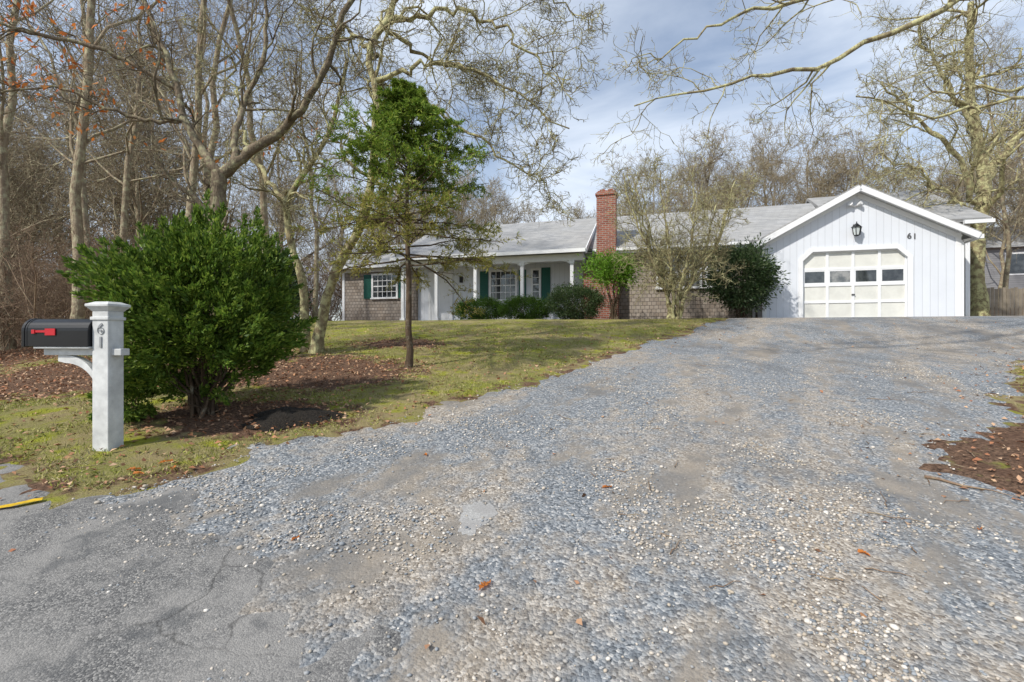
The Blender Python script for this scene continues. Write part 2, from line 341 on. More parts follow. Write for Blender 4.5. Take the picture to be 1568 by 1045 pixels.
def oak_leaf(x,y,sz,rot):
    L_=sz*1.5
    prof=[(0,.02),(.12,.05),(.2,.22),(.27,.24),(.33,.10),(.42,.34),(.52,.36),(.57,.13),(.68,.36),(.78,.33),(.80,.14),(.9,.2),(.98,.12),(1.02,0)]
    pts=[(a*L_*2-L_,b*L_*2*.62*(1+.1*math.sin(a*9)),.01*math.sin(a*5)+b*sz*.5) for a,b in prof]+[(a*L_*2-L_,-b*L_*2*.58,.008+b*sz*.3) for a,b in prof[::-1][1:]]
    z=float(TZ(x,y))+.02
    k=len(pts); V=[(0,0,0)]+pts; F=[[0,i+1,(i+1)%k+1] for i in range(k)]
    o=mesh_np('oak_leaf',V,F,M['oakleaf']); o.location=(x,y,z); o.rotation_euler=(0.05,-.1,rot); return o
for x,y,sz,r in [(-.14,2.47,.034,1.0),(.70,3.58,.028,.3),(-.75,4.2,.022,2),(-2.9,4.05,.035,1),(-3.05,3.9,.035,.2),(-2.75,3.92,.035,2.1),(-2.95,3.82,.03,3.1),(2.0,2.75,.022,2),(2.9,3.0,.02,.7),(-1.3,2.9,.02,1.2)]: oak_leaf(x,y,sz,r)
# ------------------------------------------------------------------ tubes and branching
def tubes(name,groups,mat,parent=None):
    Vs=[];Fs=[];off=0
    for P,R,k in groups:
        Mn,Nn=P.shape[:2]; T=unit(np.gradient(P,axis=1)); mt=unit(P[:,-1]-P[:,0])
        ref=np.where((np.abs(mt[:,2:3])<.75),np.array([[0,0,1.]]),np.array([[1.,.2,0]]))[:,None]
        n1=unit(np.cross(T,np.broadcast_to(ref,T.shape))); n2=np.cross(T,n1)
        an=np.arange(k)/k*2*math.pi
        ring=P[:,:,None]+R[:,:,None,None]*(np.cos(an)[None,None,:,None]*n1[:,:,None]+np.sin(an)[None,None,:,None]*n2[:,:,None])
        Vs.append(ring.reshape(-1,3))
        b=(np.arange(Mn)[:,None,None]*Nn+np.arange(Nn-1)[None,:,None])*k; j=np.arange(k)[None,None,:]; j2=(j+1)%k
        Fs.append((np.stack([b+j,b+j2,b+k+j2,b+k+j],-1).reshape(-1,4))+off); off+=Mn*Nn*k
    return mesh_np(name,np.concatenate(Vs),np.concatenate(Fs),mat,True,parent)
def spawn(P,R,nper,n,lr,ratio,ang,wig,trop,tmin=.25,rmin=.004,maxlen=9,taper=.25,tmax=1.0):
    Mn,Nn=P.shape[:2]; plen=np.linalg.norm(np.diff(P,axis=1),axis=-1).sum(1)
    idx=np.repeat(np.arange(Mn),nper); m=len(idx); tt=rng.uniform(tmin,tmax,m); t=tt*(Nn-1); i0=np.minimum(t.astype(int),Nn-2); f=(t-i0)[:,None]
    pos=P[idx,i0]*(1-f)+P[idx,i0+1]*f; tan=unit(P[idx,i0+1]-P[idx,i0]); rad=(R[idx,i0]*(1-f[:,0])+R[idx,i0+1]*f[:,0])
    v=rng.normal(size=(m,3)); v-=tan*(v*tan).sum(1,keepdims=True); v=unit(v); a=rng.uniform(ang[0],ang[1],m)[:,None]
    d=np.cos(a)*tan+np.sin(a)*v; L=np.minimum(plen[idx]*rng.uniform(lr[0],lr[1],m)*(1.15-.6*tt),maxlen)
    r0=np.maximum(rad*ratio,rmin); out=np.zeros((m,n,3)); out[:,0]=pos
    for i in range(1,n):
        d=unit(d+rng.normal(size=(m,3))*wig+np.array([0,0,trop])); out[:,i]=out[:,i-1]+d*(L/(n-1))[:,None]
    Rr=r0[:,None]*np.linspace(1,taper,n)[None]; return out,np.maximum(Rr,rmin*.6)
def smoothpath(pts,n,wig=.0):
    p=np.array(pts,float); k=len(p); q=np.vstack([2*p[0]-p[1],p,2*p[-1]-p[-2]]); o=[]
    for u in np.linspace(0,k-1-1e-6,n):
        i=int(u); f=u-i; a,b,c,d=q[i],q[i+1],q[i+2],q[i+3]
        o.append(.5*((2*b)+(-a+c)*f+(2*a-5*b+4*c-d)*f*f+(-a+3*b-3*c+d)*f**3))
    o=np.array(o); o[1:]+=rng.normal(size=(n-1,3))*wig; return o
def limb_tree(name,limbs,mat,l1=9,l2=7,l3=6,l4=3,maxl=2.4,rmin=.005,tm=.35,trop=.05,wig=.3,jit=.03):
    par=empty(name,tuple(limbs[0][0][0])); loc=np.array(limbs[0][0][0]); grp=[]; Ps=[];Rs=[]
    for pts,r0,r1,*o in limbs:
        nn=22; base=bool(o and o[0]=='base'); p=smoothpath(pts,nn,.012 if base else jit)-loc; r=np.linspace(r0,r1,nn)*(1+.08*rng.normal(size=nn))
        if base: r[0]*=1.5; r[1]*=1.15
        grp.append((p[None],r[None],9)); Ps.append((p,r,o))
    P=np.stack([a for a,b,c in Ps]);R=np.stack([b for a,b,c in Ps])
    P1,R1=spawn(P,R,l1,8,(.25,.55),.5,(.5,1.2),wig,trop,tm,rmin*2,maxl)
    P2,R2=spawn(P1,R1,l2,6,(.35,.7),.55,(.5,1.2),wig,trop,.15,rmin*1.3)
    P3,R3=spawn(P2,R2,l3,4,(.35,.7),.6,(.5,1.2),wig,trop,.15,rmin)
    grp+= [(P1,R1,5),(P2,R2,4),(P3,R3,3)]
    if l4:
        P4,R4=spawn(P3,R3,l4,3,(.4,.8),.7,(.5,1.2),wig,trop,.15,rmin*.8); grp.append((P4,R4,3))
    tubes('branches',grp,mat,par); return par,P3+loc
# ---- left oak with retained orange leaves
_,tw=limb_tree('oak_tree',[
 ([(-4.85,8,.75),(-4.87,8,1.8),(-4.9,8,3),(-4.83,8,4.2)],.14,.12,'base'),
 ([(-4.83,8,4.15),(-4.3,8,4.55),(-3.72,8,5.0),(-3.07,7.8,5.66),(-2.65,7.6,6.5),(-2.0,7.4,7.7)],.09,.03),
 ([(-4.83,8,4.15),(-5.1,8.05,4.5),(-5.45,8.1,5.0),(-5.75,8.2,5.9),(-6.3,8.3,7.2),(-6.7,8.4,8.4)],.08,.03),
 ([(-5.7,8.2,5.7),(-6.6,7.8,6.1),(-7.6,7.4,6.2),(-8.8,7.0,6.5)],.04,.015),
 ([(-5.5,8.1,5.1),(-6.3,7.9,5.1),(-7.2,7.6,5.4),(-8.0,7.4,5.2)],.035,.012),
 ([(-4.6,8,4.3),(-4.8,8.5,5.4),(-4.6,9,6.8),(-4.7,9.2,8.5)],.06,.025)],M['bark'],8,6,5,2,jit=.02)
sel=(tw[:,-1,0]<-4.2)&(rng.random(len(tw))<.42)&(tw[:,-1,2]>4.2); C=np.repeat(tw[sel][:,-1],3,axis=0); C=C+rng.normal(size=C.shape)*.08
cl=vnoise(C[:,0]+C[:,1]*.7,C[:,2],.45,12)>.48; C=C[cl]
leaf_mesh('oak_leaves',C-np.array([-4.85,8,.75]),rng.normal(size=C.shape)+np.array([0,0,-1]),.08+.06*rng.random(len(C)),.05,M['oakleaf'],_)
# ---- twin-trunk lichen tree
limb_tree('twin_trunk_tree',[
 ([(-3.99,9.4,1.05),(-4.05,9.4,2.4),(-4.3,9.4,3.3),(-4.37,9.4,4.1),(-4.0,9.5,4.8),(-3.6,9.6,5.6),(-3.3,9.7,7.0)],.085,.035,'base'),
 ([(-3.8,9.35,1.05),(-3.6,9.3,2.1),(-3.3,9.2,2.85),(-2.8,9.2,3.8),(-2.65,9.3,5.0),(-2.6,9.3,6.1),(-2.75,9.3,6.95),(-2.35,9.4,7.8),(-2.0,9.4,9.2)],.10,.05,'base'),
 ([(-2.65,9.3,5.9),(-1.9,9.3,6.1),(-1.3,9.3,5.75),(-.3,9.2,5.0),(.6,9.2,4.4)],.05,.012),
 ([(-2.4,9.4,7.6),(-1.1,9.3,7.75),(0,9.2,7.2),(.85,9.1,6.3)],.05,.012),
 ([(-2.7,9.3,6.4),(-1.9,9.1,6.5),(-1.3,9.1,6.6),(-.3,9.0,6.2),(.95,8.9,5.3)],.05,.012),
 ([(-2.3,9.4,8.0),(-1.05,9.4,8.6),(.3,9.3,8.4),(1.2,9.2,7.6)],.05,.012),
 ([(-2.4,9.4,7.4),(-1.6,9.8,7.1),(-.8,10,7.0),(.1,10.1,6.6)],.045,.012),
 ([(-2.6,9.3,6.9),(-3.2,9.6,7.5),(-4.2,9.8,8.2)],.05,.015),
 ([(-4.36,9.4,4.0),(-5.0,9.7,4.8),(-5.6,10,6.0),(-5.8,10,7.2)],.055,.02)],M['bark_l'],13,8,6,2,1.6,.0055,trop=.0,wig=.42,jit=.05)
# ---- right-hand tree whose limbs reach over the drive
limb_tree('overhanging_oak_tree',[
 ([(11.6,8.6,1.0),(11.5,8.5,3.5),(11,8.3,6.5),(10.6,8.2,9)],.26,.14,'base'),
 ([(11.2,8.4,5.6),(8.8,7.6,6.6),(7.0,7.1,6.5),(5.83,7,6.0),(4.79,7,5.57),(3.75,7,5.24),(2.8,7,5.05),(1.75,7,4.88)],.06,.009),
 ([(10.8,8.3,7.6),(8,7.5,7.6),(5.6,7.1,6.9),(4.2,7,6.37),(3.37,7,6.2),(2.8,7,5.9),(2.1,7,5.5)],.045,.009),
 ([(11.4,8.5,4.2),(9.0,7.6,5.2),(7.4,7.1,4.95),(6.3,7.1,4.76),(5.0,7.1,5.05)],.045,.009),
 ([(11.3,8.4,5.0),(9.6,8.6,5.9),(8.2,8.9,6.0),(6.9,9.1,5.9)],.045,.010)],M['bark_l'],8,5,5,2,1.2,.0045,trop=-.02,wig=.38,tm=.3,jit=.045)
# ---- right oak beyond garage
limb_tree('oak_tree',[
 ([(16.6,17.2,1.8),(16.5,17.2,4.5),(16.8,17.2,7),(16.4,17.3,10),(16.5,17.4,13.5)],.29,.09,'base'),
 ([(16.6,17.2,6.2),(15.4,17,8.0),(14,16.8,9.2),(12.6,16.6,10.2)],.11,.03),
 ([(16.7,17.2,6.6),(17.8,17,8.5),(19.3,16.8,10),(20.5,16.6,12)],.14,.04),
 ([(16.5,17.2,8.8),(15.4,17.4,11),(14.6,17.6,13)],.09,.03),
 ([(16.6,17.2,5.2),(15.2,16.6,6.2),(13.8,16.2,6.9),(12.0,16,7.6)],.08,.025)],M['bark_l'],13,8,6,2,3.2,.007,trop=.03,wig=.36,jit=.07)
# ---- small ornamental tree by the house
gz=float(TZ(4.9,14.6)); L=[]
for i in range(11):
    a=i/11*6.28+.3; sp=.45+.6*rng.random(); b=(4.9+.12*math.cos(a),14.6+.1*math.sin(a),gz-.05); hh=3.7+1.3*rng.random()*(1.2-sp)
    L.append(([b,(4.9+sp*.5*math.cos(a),14.6+sp*.4*math.sin(a),gz+.9),(4.9+sp*1.5*math.cos(a),14.6+sp*1.2*math.sin(a),gz+2.1),(4.9+sp*2.4*math.cos(a)-.15,14.6+sp*1.8*math.sin(a),gz+hh)],.055,.016))
limb_tree('ornamental_tree',L,M['bark_l'],11,7,5,2,1.3,.0055,.28,trop=.06,wig=.3)
# ---- woods
def gen_tree(name,h,r,mat,rmin,n1=15,n2=8,n3=6,n4=2,t0=.3,sp=.25,lean=.02):
    tr=np.zeros((1,12,3)); tr[0,:,2]=np.linspace(-.3,h,12); tr[0,1:,:2]=np.cumsum(rng.normal(size=(11,2))*lean*h,axis=0)
    R=np.linspace(r,r*.2,12)[None]; R[0,0]*=1.4
    P1,R1=spawn(tr,R,n1,8,(sp,sp*2),.45,(.5,1.15),.24,.09,t0,rmin*2.2)
    P2,R2=spawn(P1,R1,n2,6,(.3,.65),.5,(.5,1.2),.3,.06,.15,rmin*1.4)
    P3,R3=spawn(P2,R2,n3,4,(.35,.7),.55,(.5,1.2),.32,.05,.15,rmin)
    g=[(tr,R,8),(P1,R1,5),(P2,R2,3),(P3,R3,3)]
    if n4: P4,R4=spawn(P3,R3,n4,3,(.4,.8),.7,(.5,1.2),.3,.03,.2,rmin*.8); g.append((P4,R4,3))
    o=tubes(name,g,mat); me=o.data; bpy.data.objects.remove(o); return me
far=[gen_tree('woodland_tree_mesh',10,.14,M['bark_far'],.010,22,10,6,2,.2,.28,.012) for i in range(4)]
mid=[gen_tree('woodland_tree_mesh',13,.13,M['bark_far'],.006,16,8,6,2,.28,.22,.010) for i in range(3)]
def gen_brush(h):
    m=14; P=np.zeros((m,6,3)); d=unit(np.stack([rng.normal(size=m)*.5,rng.normal(size=m)*.5,np.ones(m)],-1)); P[:,0,:2]=rng.normal(size=(m,2))*.5
    for i in range(1,6): d=unit(d+rng.normal(size=(m,3))*.15); P[:,i]=P[:,i-1]+d*h/5
    R=np.repeat(np.linspace(.016,.006,6)[None],m,0)
    P2,R2=spawn(P,R,8,5,(.3,.6),.6,(.4,1.1),.25,.08,.1,.006); P3,R3=spawn(P2,R2,6,4,(.3,.6),.7,(.4,1.1),.25,.05,.1,.005)
    o=tubes('brush',[(P,R,4),(P2,R2,3),(P3,R3,3)],M['twig']); me=o.data; bpy.data.objects.remove(o); return me
brush=[gen_brush(2.6) for i in range(3)]
woods=empty('woodland'); 
def put(me,x,y,s,nm='tree'):
    link(nm,me,woods,(x,y,float(TZ(x,y))),(rng.normal()*.04,rng.normal()*.04,rng.random()*6.28),(s,s,s*rng.uniform(.9,1.12)))
for x,y,s in [(-7.2,10.8,.85),(-9.6,10.5,.95),(-12.5,12,1.0),(-8.6,14.0,1.05),(-14,16,1.1),(-11.2,18,1.0),(-6.6,13.2,.9),(-11,13.5,.9),(-7.5,18.5,.8)]:
    put(mid[rng.integers(3)],x,y,s)
for i in range(32):
    y=rng.uniform(20,48); x=-rng.uniform(.40,1.3)*y-1; put(far[rng.integers(4)],x,y,rng.uniform(.9,1.4))
for i in range(30):   # even belt behind the house
    y=rng.uniform(31,40); x=(-.35+1.6*(i+rng.random())/30)*y; f=rng.uniform(.88,1.18)*y/36
    if -.02*y<x<.22*y: f*=.70
    put(far[rng.integers(4)],x,y,f)
for i in range(38):
    y=rng.uniform(40,52); x=(-.35+1.6*(i+rng.random())/38)*y; f=rng.uniform(.9,1.2)*y/42
    if -.02*y<x<.2*y: f*=.70
    put(far[rng.integers(4)],x,y,f)
for x,y,s in [(20.5,20,.8),(24,18,.8),(26,24,.9)]: put(mid[rng.integers(3)],x,y,s)
for i in range(60):
    y=rng.uniform(10,34); x=-rng.uniform(.72,1.3)*y-.5; put(brush[rng.integers(3)],x,y,rng.uniform(.7,1.2),'brush')
for i in range(36):
    y=rng.uniform(26,36); x=-rng.uniform(.2,.9)*y; put(brush[rng.integers(3)],x,y,rng.uniform(1,1.8),'brush')
for i in range(12):
    y=rng.uniform(34,38); x=rng.uniform(1.15,1.4)*y; put(brush[rng.integers(3)],x,y,rng.uniform(.7,1.4),'brush')
for i in range(44):
    y=rng.uniform(55,75); x=rng.uniform(-1.3,1.3)*y; put(brush[rng.integers(3)],x,y,rng.uniform(2.2,3.6),'brush')
# ------------------------------------------------------------------ evergreens and shrubs
def ell_shell(nc,rad,lump=.22,inner=.45,pw=.6,seed=1):
    d=unit(rng.normal(size=(nc,3))); r=inner+(1-inner)*rng.random(nc)**pw
    l=1+lump*(np.sin(d[:,0]*4+seed)*np.cos(d[:,1]*5+seed*2)+.7*np.sin(d[:,2]*6+seed*3+d[:,0]*3))
    return d*(r*l)[:,None]*np.array(rad),d
def shrub(name,loc,rad,mat,nc,per,cl,L,W,zc=None,stems=8,up=.4,lump=.15,inner=.5,stemr=.015,zmin=.08,openbase=False,spray=0):
    x,y=loc; z=float(TZ(x,y)); par=empty(name,(x,y,z)); zc=zc if zc else rad[2]
    C,d=ell_shell(nc,rad,lump,inner,seed=x*1.7); C=C+np.array([0,0,zc]); 
    C[:,2]=np.where(C[:,2]<zmin,zmin+rng.random(nc)*.15,C[:,2])
    if openbase:
        kp=~((C[:,2]<.52+.12*np.sin(C[:,0]*6))&(C[:,0]>-.25)&(C[:,0]<.5)&(rng.random(nc)<.9)); C=C[kp];d=d[kp]; nc=len(C)
    c=np.repeat(C,per,axis=0); dd=np.repeat(d,per,axis=0); n=len(c)
    off=rng.normal(size=(n,3))*cl
    if spray:   # elongated sprays pointing up and outward
        ax_=unit(d+rng.normal(size=d.shape)*.35+np.array([0,0,up])); ln=spray*(.5+1.0*rng.random(nc)); A=np.repeat(ax_,per,axis=0)
        tt=rng.random(n)**.8; off=A*(tt*2-1)[:,None]*np.repeat(ln,per)[:,None]+rng.normal(size=(n,3))*(cl*(1.15-tt))[:,None]; dd=A*1.6
        c2=c+off; dirs=dd+rng.normal(size=(n,3))*.55
    else:
        c2=c+off; dirs=dd*.8+off/cl*.35+np.array([0,0,up])+rng.normal(size=(n,3))*.45
    c2[:,2]=np.maximum(c2[:,2],.02)
    leaf_mesh('foliage',c2,dirs,L*(.6+.8*rng.random(n)),W*(.7+.6*rng.random(n)),mat,par)
    k=min(nc,stems*6); P=np.zeros((k,6,3)); b=np.stack([rng.normal(size=k)*.09*rad[0],rng.normal(size=k)*.09*rad[0],np.full(k,-.05)],-1); e=C[:k]*np.array([.9,.9,.95])
    for i in range(6):
        t=i/5; P[:,i]=b*(1-t)+e*t; P[:,i,:2]*=(.35+.65*t) if i else 1
    P[:,1:5]+=rng.normal(size=(k,4,3))*.03
    tubes('stems',[(P,np.repeat(np.linspace(stemr,stemr*.25,6)[None],k,0),5)],M['bark_d'],par); return par
shrub('arborvitae_bush',(-3.45,5.45),(.98,.88,1.03),M['cedar'],1050,80,.045,.055,.022,zc=1.14,stems=5,up=.8,lump=.15,inner=.42,stemr=.022,zmin=.16,openbase=True,spray=.13)
shrub('arborvitae_sucker',(-4.05,5.05),(.26,.25,.24),M['cedar'],60,60,.04,.05,.022,zc=.26,stems=3,spray=.08)
def hs(u,v): return (HX+DX*u+.284*v,HY+DY*u+.959*v)
for px in (-9.55,-7.85): shrub('boxwood_hedge_shrub',hs(px,-1.1),(.92,.5,.38),M['hedge'],300,50,.07,.045,.026,zc=.38,lump=.05,inner=.7)
shrub('boxwood_hedge_shrub',hs(-6.05,-1.3),(.9,.7,.56),M['rhodo'],360,50,.08,.05,.03,zc=.58,lump=.07,inner=.7)
shrub('rhododendron_bush',hs(-.75,-.7),(1.08,.8,1.0),M['rhodo'],420,34,.12,.10,.04,zc=1.35,lump=.16,inner=.45,up=.1)
shrub('holly_bush',hs(-4.75,-1.3),(.92,.6,.5),M['holly'],190,26,.13,.09,.045,zc=1.65,lump=.38,inner=.2,stems=5)
shrub('evergreen_bush',(-8.5,16.5),(1.3,1.0,1.2),M['rhodo'],260,30,.16,.12,.06,lump=.15)
shrub('evergreen_bush',(-10.5,17.5),(1.5,1.0,1.4),M['rhodo'],260,30,.16,.12,.06,lump=.15)
def conifer(name,loc,h,z0,rbot,mats,nb,per,nl,nw,tr=.06,sub=9,lowf=.30):
    x,y=loc; z=float(TZ(x,y)); par=empty(name,(x,y,z))
    T=np.zeros((1,14,3)); T[0,:,2]=np.linspace(-.1,h,14); T[0,1:,:2]=rng.normal(size=(13,2))*.012*h/4; R=np.linspace(tr,tr*.15,14)[None]; R[0,0]*=1.3
    tt=np.sort(rng.random(nb)**.85); zz=z0+(h*.985-z0)*tt; a=np.arange(nb)*2.4+rng.normal(size=nb)*.3
    ln=rbot*(1-tt)**.7*(.55+.55*rng.random(nb))+.12; d=np.stack([np.cos(a),np.sin(a),.02+.65*tt+rng.normal(size=nb)*.1],-1); d=unit(d)
    P=np.zeros((nb,8,3)); P[:,0]=np.stack([np.interp(zz,T[0,:,2],T[0,:,0]),np.interp(zz,T[0,:,2],T[0,:,1]),zz],-1)
    for i in range(1,8): d=unit(d+rng.normal(size=(nb,3))*.08+np.array([0,0,-.03])); P[:,i]=P[:,i-1]+d*(ln/7)[:,None]
    RB=np.maximum(.006+.012*(1-tt),.006)[:,None]*np.linspace(1,.3,8)[None]
    P2,R2=spawn(P,RB,sub,5,(.25,.5),.6,(.5,1.0),.12,.02,.2,.003)
    flat=P2.copy(); flat[:,:,2]=P2[:,:1,2]+(P2[:,:,2]-P2[:,:1,2])*.4; P2=flat
    P3,R3=spawn(P2,R2,4,4,(.35,.6),.7,(.5,.9),.1,.02,.2,.002)
    tubes('trunk_and_limbs',[(T,R,8),(P,RB,5),(P2,R2,3),(P3,R3,3)],M['bark_d'],par)
    A=np.concatenate([P2[:,[0,1,3,4]],P3]); m=len(A)
    idx=np.repeat(np.arange(m),per); t=rng.random(len(idx))*2.99; i0=t.astype(int); f=(t-i0)[:,None]
    c=A[idx,i0]*(1-f)+A[idx,i0+1]*f; tn=unit(A[idx,i0+1]-A[idx,i0]); dd=tn*.8+rng.normal(size=c.shape)*.6
    low=(c[:,2]+rng.normal(size=len(c))*.3)<z0+(h-z0)*lowf
    keep=~(low&(rng.random(len(c))<.3))
    mi=low[keep].astype(int); o=leaf_mesh('needles',c[keep],dd[keep],nl*(.7+.6*rng.random(keep.sum())),nw,mats[0],par)
    o.data.materials.append(mats[1]); o.data.polygons.foreach_set('material_index',mi.astype(np.int32)); return par
conifer('pine_tree',(-1.72,8.0),4.65,1.65,1.85,(M['pine'],M['pine_y']),112,14,.065,.015,.06,10,.36)
# ------------------------------------------------------------------ house
H=empty('ranch_house',(HX,HY,HZ),math.atan2(DY,DX))
W_=M['white']
def B(n,*a,mat=None,bev=0): return box(n,*a,mat or W_,H,bev)
GA,GE=4.03,2.55; GW=5.34; GC=GW/2; sl=(GA-GE)/GC
d0,d1,dt,ch=1.17,4.02,2.13,.28
def fw(n,pts,v0=0,th=.12,mat=None): return prism(n,[(u,v0,w) for u,w in pts],(0,th,0),mat or M['board'],H)
fw('garage_wall_left',[(0,-.35),(d0,-.35),(d0,dt-ch),(d0,GE+sl*d0),(0,GE)])
fw('garage_wall_right',[(d1,-.35),(GW,-.35),(GW,GE),(d1,GE+sl*(GW-d1)),(d1,dt-ch)])
fw('garage_gable',[(d0,dt-ch),(d0+ch,dt),(d1-ch,dt),(d1,dt-ch),(d1,GE+sl*(GW-d1)),(GC,GA),(d0,GE+sl*d0)])
B('garage_side_left',0,.12,.12,7.2,-.35,GE,mat=M['board']); B('garage_side_right',GW-.12,GW,.12,7.2,-.35,GE,mat=M['board'])
def bar(n,a,b,wd,v0,v1,mat=None):
    a=np.array(a);b=np.array(b);t=(b-a)/np.linalg.norm(b-a);q=np.array([-t[1],t[0]])*wd/2
    return prism(n,[(p[0],v0,p[1]) for p in (a-q,b-q,b+q,a+q)],(0,v1-v0,0),mat or W_,H)
tw_=.13
B('door_trim_l',d0-tw_,d0,-.035,.0-.001,-.1,dt-ch); B('door_trim_r',d1,d1+tw_,-.035,-.001,-.1,dt-ch)
def wedge(n,pts): return prism(n,[(u,-.035,w) for u,w in pts],(0,.034,0),W_,H)
wedge('door_trim_cl',[(d0-tw_,dt-ch),(d0,dt-ch),(d0+ch,dt),(d0+ch-.05,dt+tw_),(d0-tw_,dt-ch+.05)])
wedge('door_trim_cr',[(d1+tw_,dt-ch),(d1,dt-ch),(d1-ch,dt),(d1-ch+.05,dt+tw_),(d1+tw_,dt-ch+.05)])
wedge('door_trim_t',[(d0+ch,dt),(d1-ch,dt),(d1-ch+.05,dt+tw_),(d0+ch-.05,dt+tw_)])
B('garage_door_slab',d0-.05,d1+.05,.09,.12+.02,-.1,dt+.05,mat=paint('garage_door_paint',(.70,.70,.65),.45))
rows=[-.02,.52,1.06,1.58,dt]
for i,w in enumerate(rows):
    B('door_rail_%d'%i,d0,d1,.065,.0899,w-.04 if i else w,w+.04)
for j in range(5):
    u=d0+(d1-d0)*j/4; B('door_stile_%d'%j,max(u-.04,d0),min(u+.04,d1),.06,.0895,0,dt)
for j in range(4):
    u=d0+(d1-d0)*j/4; B('door_window_%d'%j,u+.075,u+(d1-d0)/4-.075,.078,.0895,1.14,1.50,mat=M['glass2' if j==1 else 'glass'])  # second pane paler, a reflection painted into its glass colour
for j in range(4):
    u=d0+(d1-d0)*j/4; a,b=u+.04,u+(d1-d0)/4-.04
    for nm,z0,z1 in (('b',1.1,1.14),('t',1.5,1.54)): B('sash_%d%s'%(j,nm),a,b,.07,.0893,z0,z1)
    for nm,x0 in (('l',a),('r',b-.035)): B('sash_%d%s'%(j,nm),x0,x0+.035,.07,.0893,1.14,1.50)
B('door_handle',2.55,2.64,.03,.06,.72,.76,mat=M['num']); B('door_threshold',d0-.1,d1+.1,-.25,.1,-.12,-.015,mat=M['conc'])
B('corner_board_l',-.02,.11,-.025,-.001,-.35,GE-.02); B('corner_board_r',GW-.11,GW+.02,-.025,-.001,-.35,GE-.02)
def roof(n,pts,th=.11,mat=None): 
    p=[np.array(q,float) for q in pts]; nn=np.cross(p[1]-p[0],p[2]-p[0]); nn/=np.linalg.norm(nn); nn=nn if nn[2]>0 else -nn
    return prism(n,p,nn*th,mat or M['roof'],H)
ov=.32
roof('garage_roof_l',[(-ov,-.3,GE-sl*ov),(GC,-.3,GA),(GC,7.3,GA),(-ov,7.3,GE-sl*ov)])
roof('garage_roof_r',[(GC,-.3,GA),(GW+ov,-.3,GE-sl*ov),(GW+ov,7.3,GE-sl*ov),(GC,7.3,GA)])
for sg,n in ((1,'l'),(-1,'r')):
    e=(GC-sg*(GC+ov),GE-sl*ov-.02); bar('rake_board_'+n,e,(GC,GA-.02),.17,-.335,-.302)
    bar('rake_frieze_'+n,(e[0]+sg*.3,e[1]+sl*.3-.13),(GC,GA-.15),.14,-.03,-.002)
    bar('soffit_'+n,(e[0],e[1]-.0),(GC,GA-.04),.02,-.30,.0)
B('garage_gutter_r',GW+ov,GW+ov+.11,-.3,6.5,GE-sl*ov-.09,GE-sl*ov+.03)
B('downspout',GW+.03,GW+.10,.0,.07,-.2,GE-.25); bar('downspout_elbow',(GW+.065,GE-.28),(GW+ov+.05,GE-.20),.07,.0,.07); bar('downspout_foot',(GW+.065,-.02),(GW+.35,-.02),.07,-.1,-.03)
B('rear_wing_wall',GW-.3,6.15,1.2,7.0,-.35,3.0,mat=boards('gray_clapboard',(.17,.18,.19),.12,True)); B('rear_corner_board',6.06,6.18,1.17,1.3,-.35,3.0)
roof('rear_wing_roof_front',[(2.6,.85,3.0),(6.55,.85,3.0),(6.55,4.9,5.0),(2.6,4.9,5.0)]); roof('rear_wing_roof_back',[(2.6,4.9,5.0),(6.55,4.9,5.0),(6.55,9,3.0),(2.6,9,3.0)])
prism('rear_gable',[(6.15,1.2,3.0),(6.15,7.9,3.0),(6.15,4.9,4.9)],(-.1,0,0),M['board'],H)
prism('rear_rake',[(6.56,.85,2.9),(6.56,4.9,4.9),(6.56,4.9,5.1),(6.56,.85,3.1)],(.03,0,0),W_,H)
B('rear_gutter',GW+.5,6.6,.75,.86,2.93,3.04)
RV,RH=3.7,4.5; UM=-6.0; UL=-17.1; UP=-13.4
B('connector_wall',UM,-.001,.9,6.8,-.35,2.62,mat=M['shw'])
roof('connector_roof',[(UM,.5,2.6),(2.4,.5,2.6),(2.4,RV,RH),(UM,RV,RH)]); roof('connector_roof_back',[(UM,RV,RH),(2.4,RV,RH),(2.4,7.2,2.5),(UM,7.2,2.5)])
B('connector_fascia',UM+.35,-.35,.47,.5,2.47,2.66); B('connector_gutter',UM+.35,-.35,.38,.469,2.56,2.66); B('connector_frieze',UM,-.02,.87,.899,2.42,2.6); B('connector_soffit',UM+.02,-.02,.5,.87,2.55,2.57)
B('connector_downspout',-.16,-.08,.80,.87,-.1,2.5)
B('porch_back_wall',UP,UM-.1,1.5,1.62,-.35,2.5,mat=M['board'])
B('gable_end_wall',UM-.1,UM,1.0,7.2,-.35,2.6,mat=M['shw'])
prism('gable_end_peak',[(UM-.1,.9,2.6),(UM-.1,7.0,2.75),(UM-.1,RV,RH-.04)],(.1,0,0),M['shw'],H)
B('main_body',UL+.1,UM-.11,1.63,7.2,-.35,2.5,mat=M['shw'])
roof('main_roof',[(UP-.25,-.35,2.47),(UM+.2,-.35,2.47),(UM+.2,RV,RH),(UP-.25,RV,RH)]); roof('main_roof_back',[(UP-.25,RV,RH),(UM+.2,RV,RH),(UM+.2,7.7,2.5),(UP-.25,7.7,2.5)])
prism('main_rake',[(UM+.201,-.38,2.38),(UM+.201,RV,RH-.1),(UM+.201,RV,RH+.12),(UM+.201,-.38,2.6)],(.03,0,0),W_,H)
B('porch_gutter',UP-.25,UM+.2,-.46,-.352,2.44,2.57); B('porch_beam',UP,UM+.05,-.08,.06,2.2,2.46); B('porch_beam_end',UM-.09,UM+.05,.061,1.49,2.2,2.46); B('porch_ceiling',UP,UM-.1,.061,1.49,2.38,2.42)
prism('porch_gable_end',[(UM-.08,-.2,2.47),(UM-.08,1.6,2.47),(UM-.08,1.6,3.35)],(.1,0,0),M['board'],H)
B('porch_floor',UP,UM+.1,-.2,1.5,-.35,.02,mat=M['conc'])
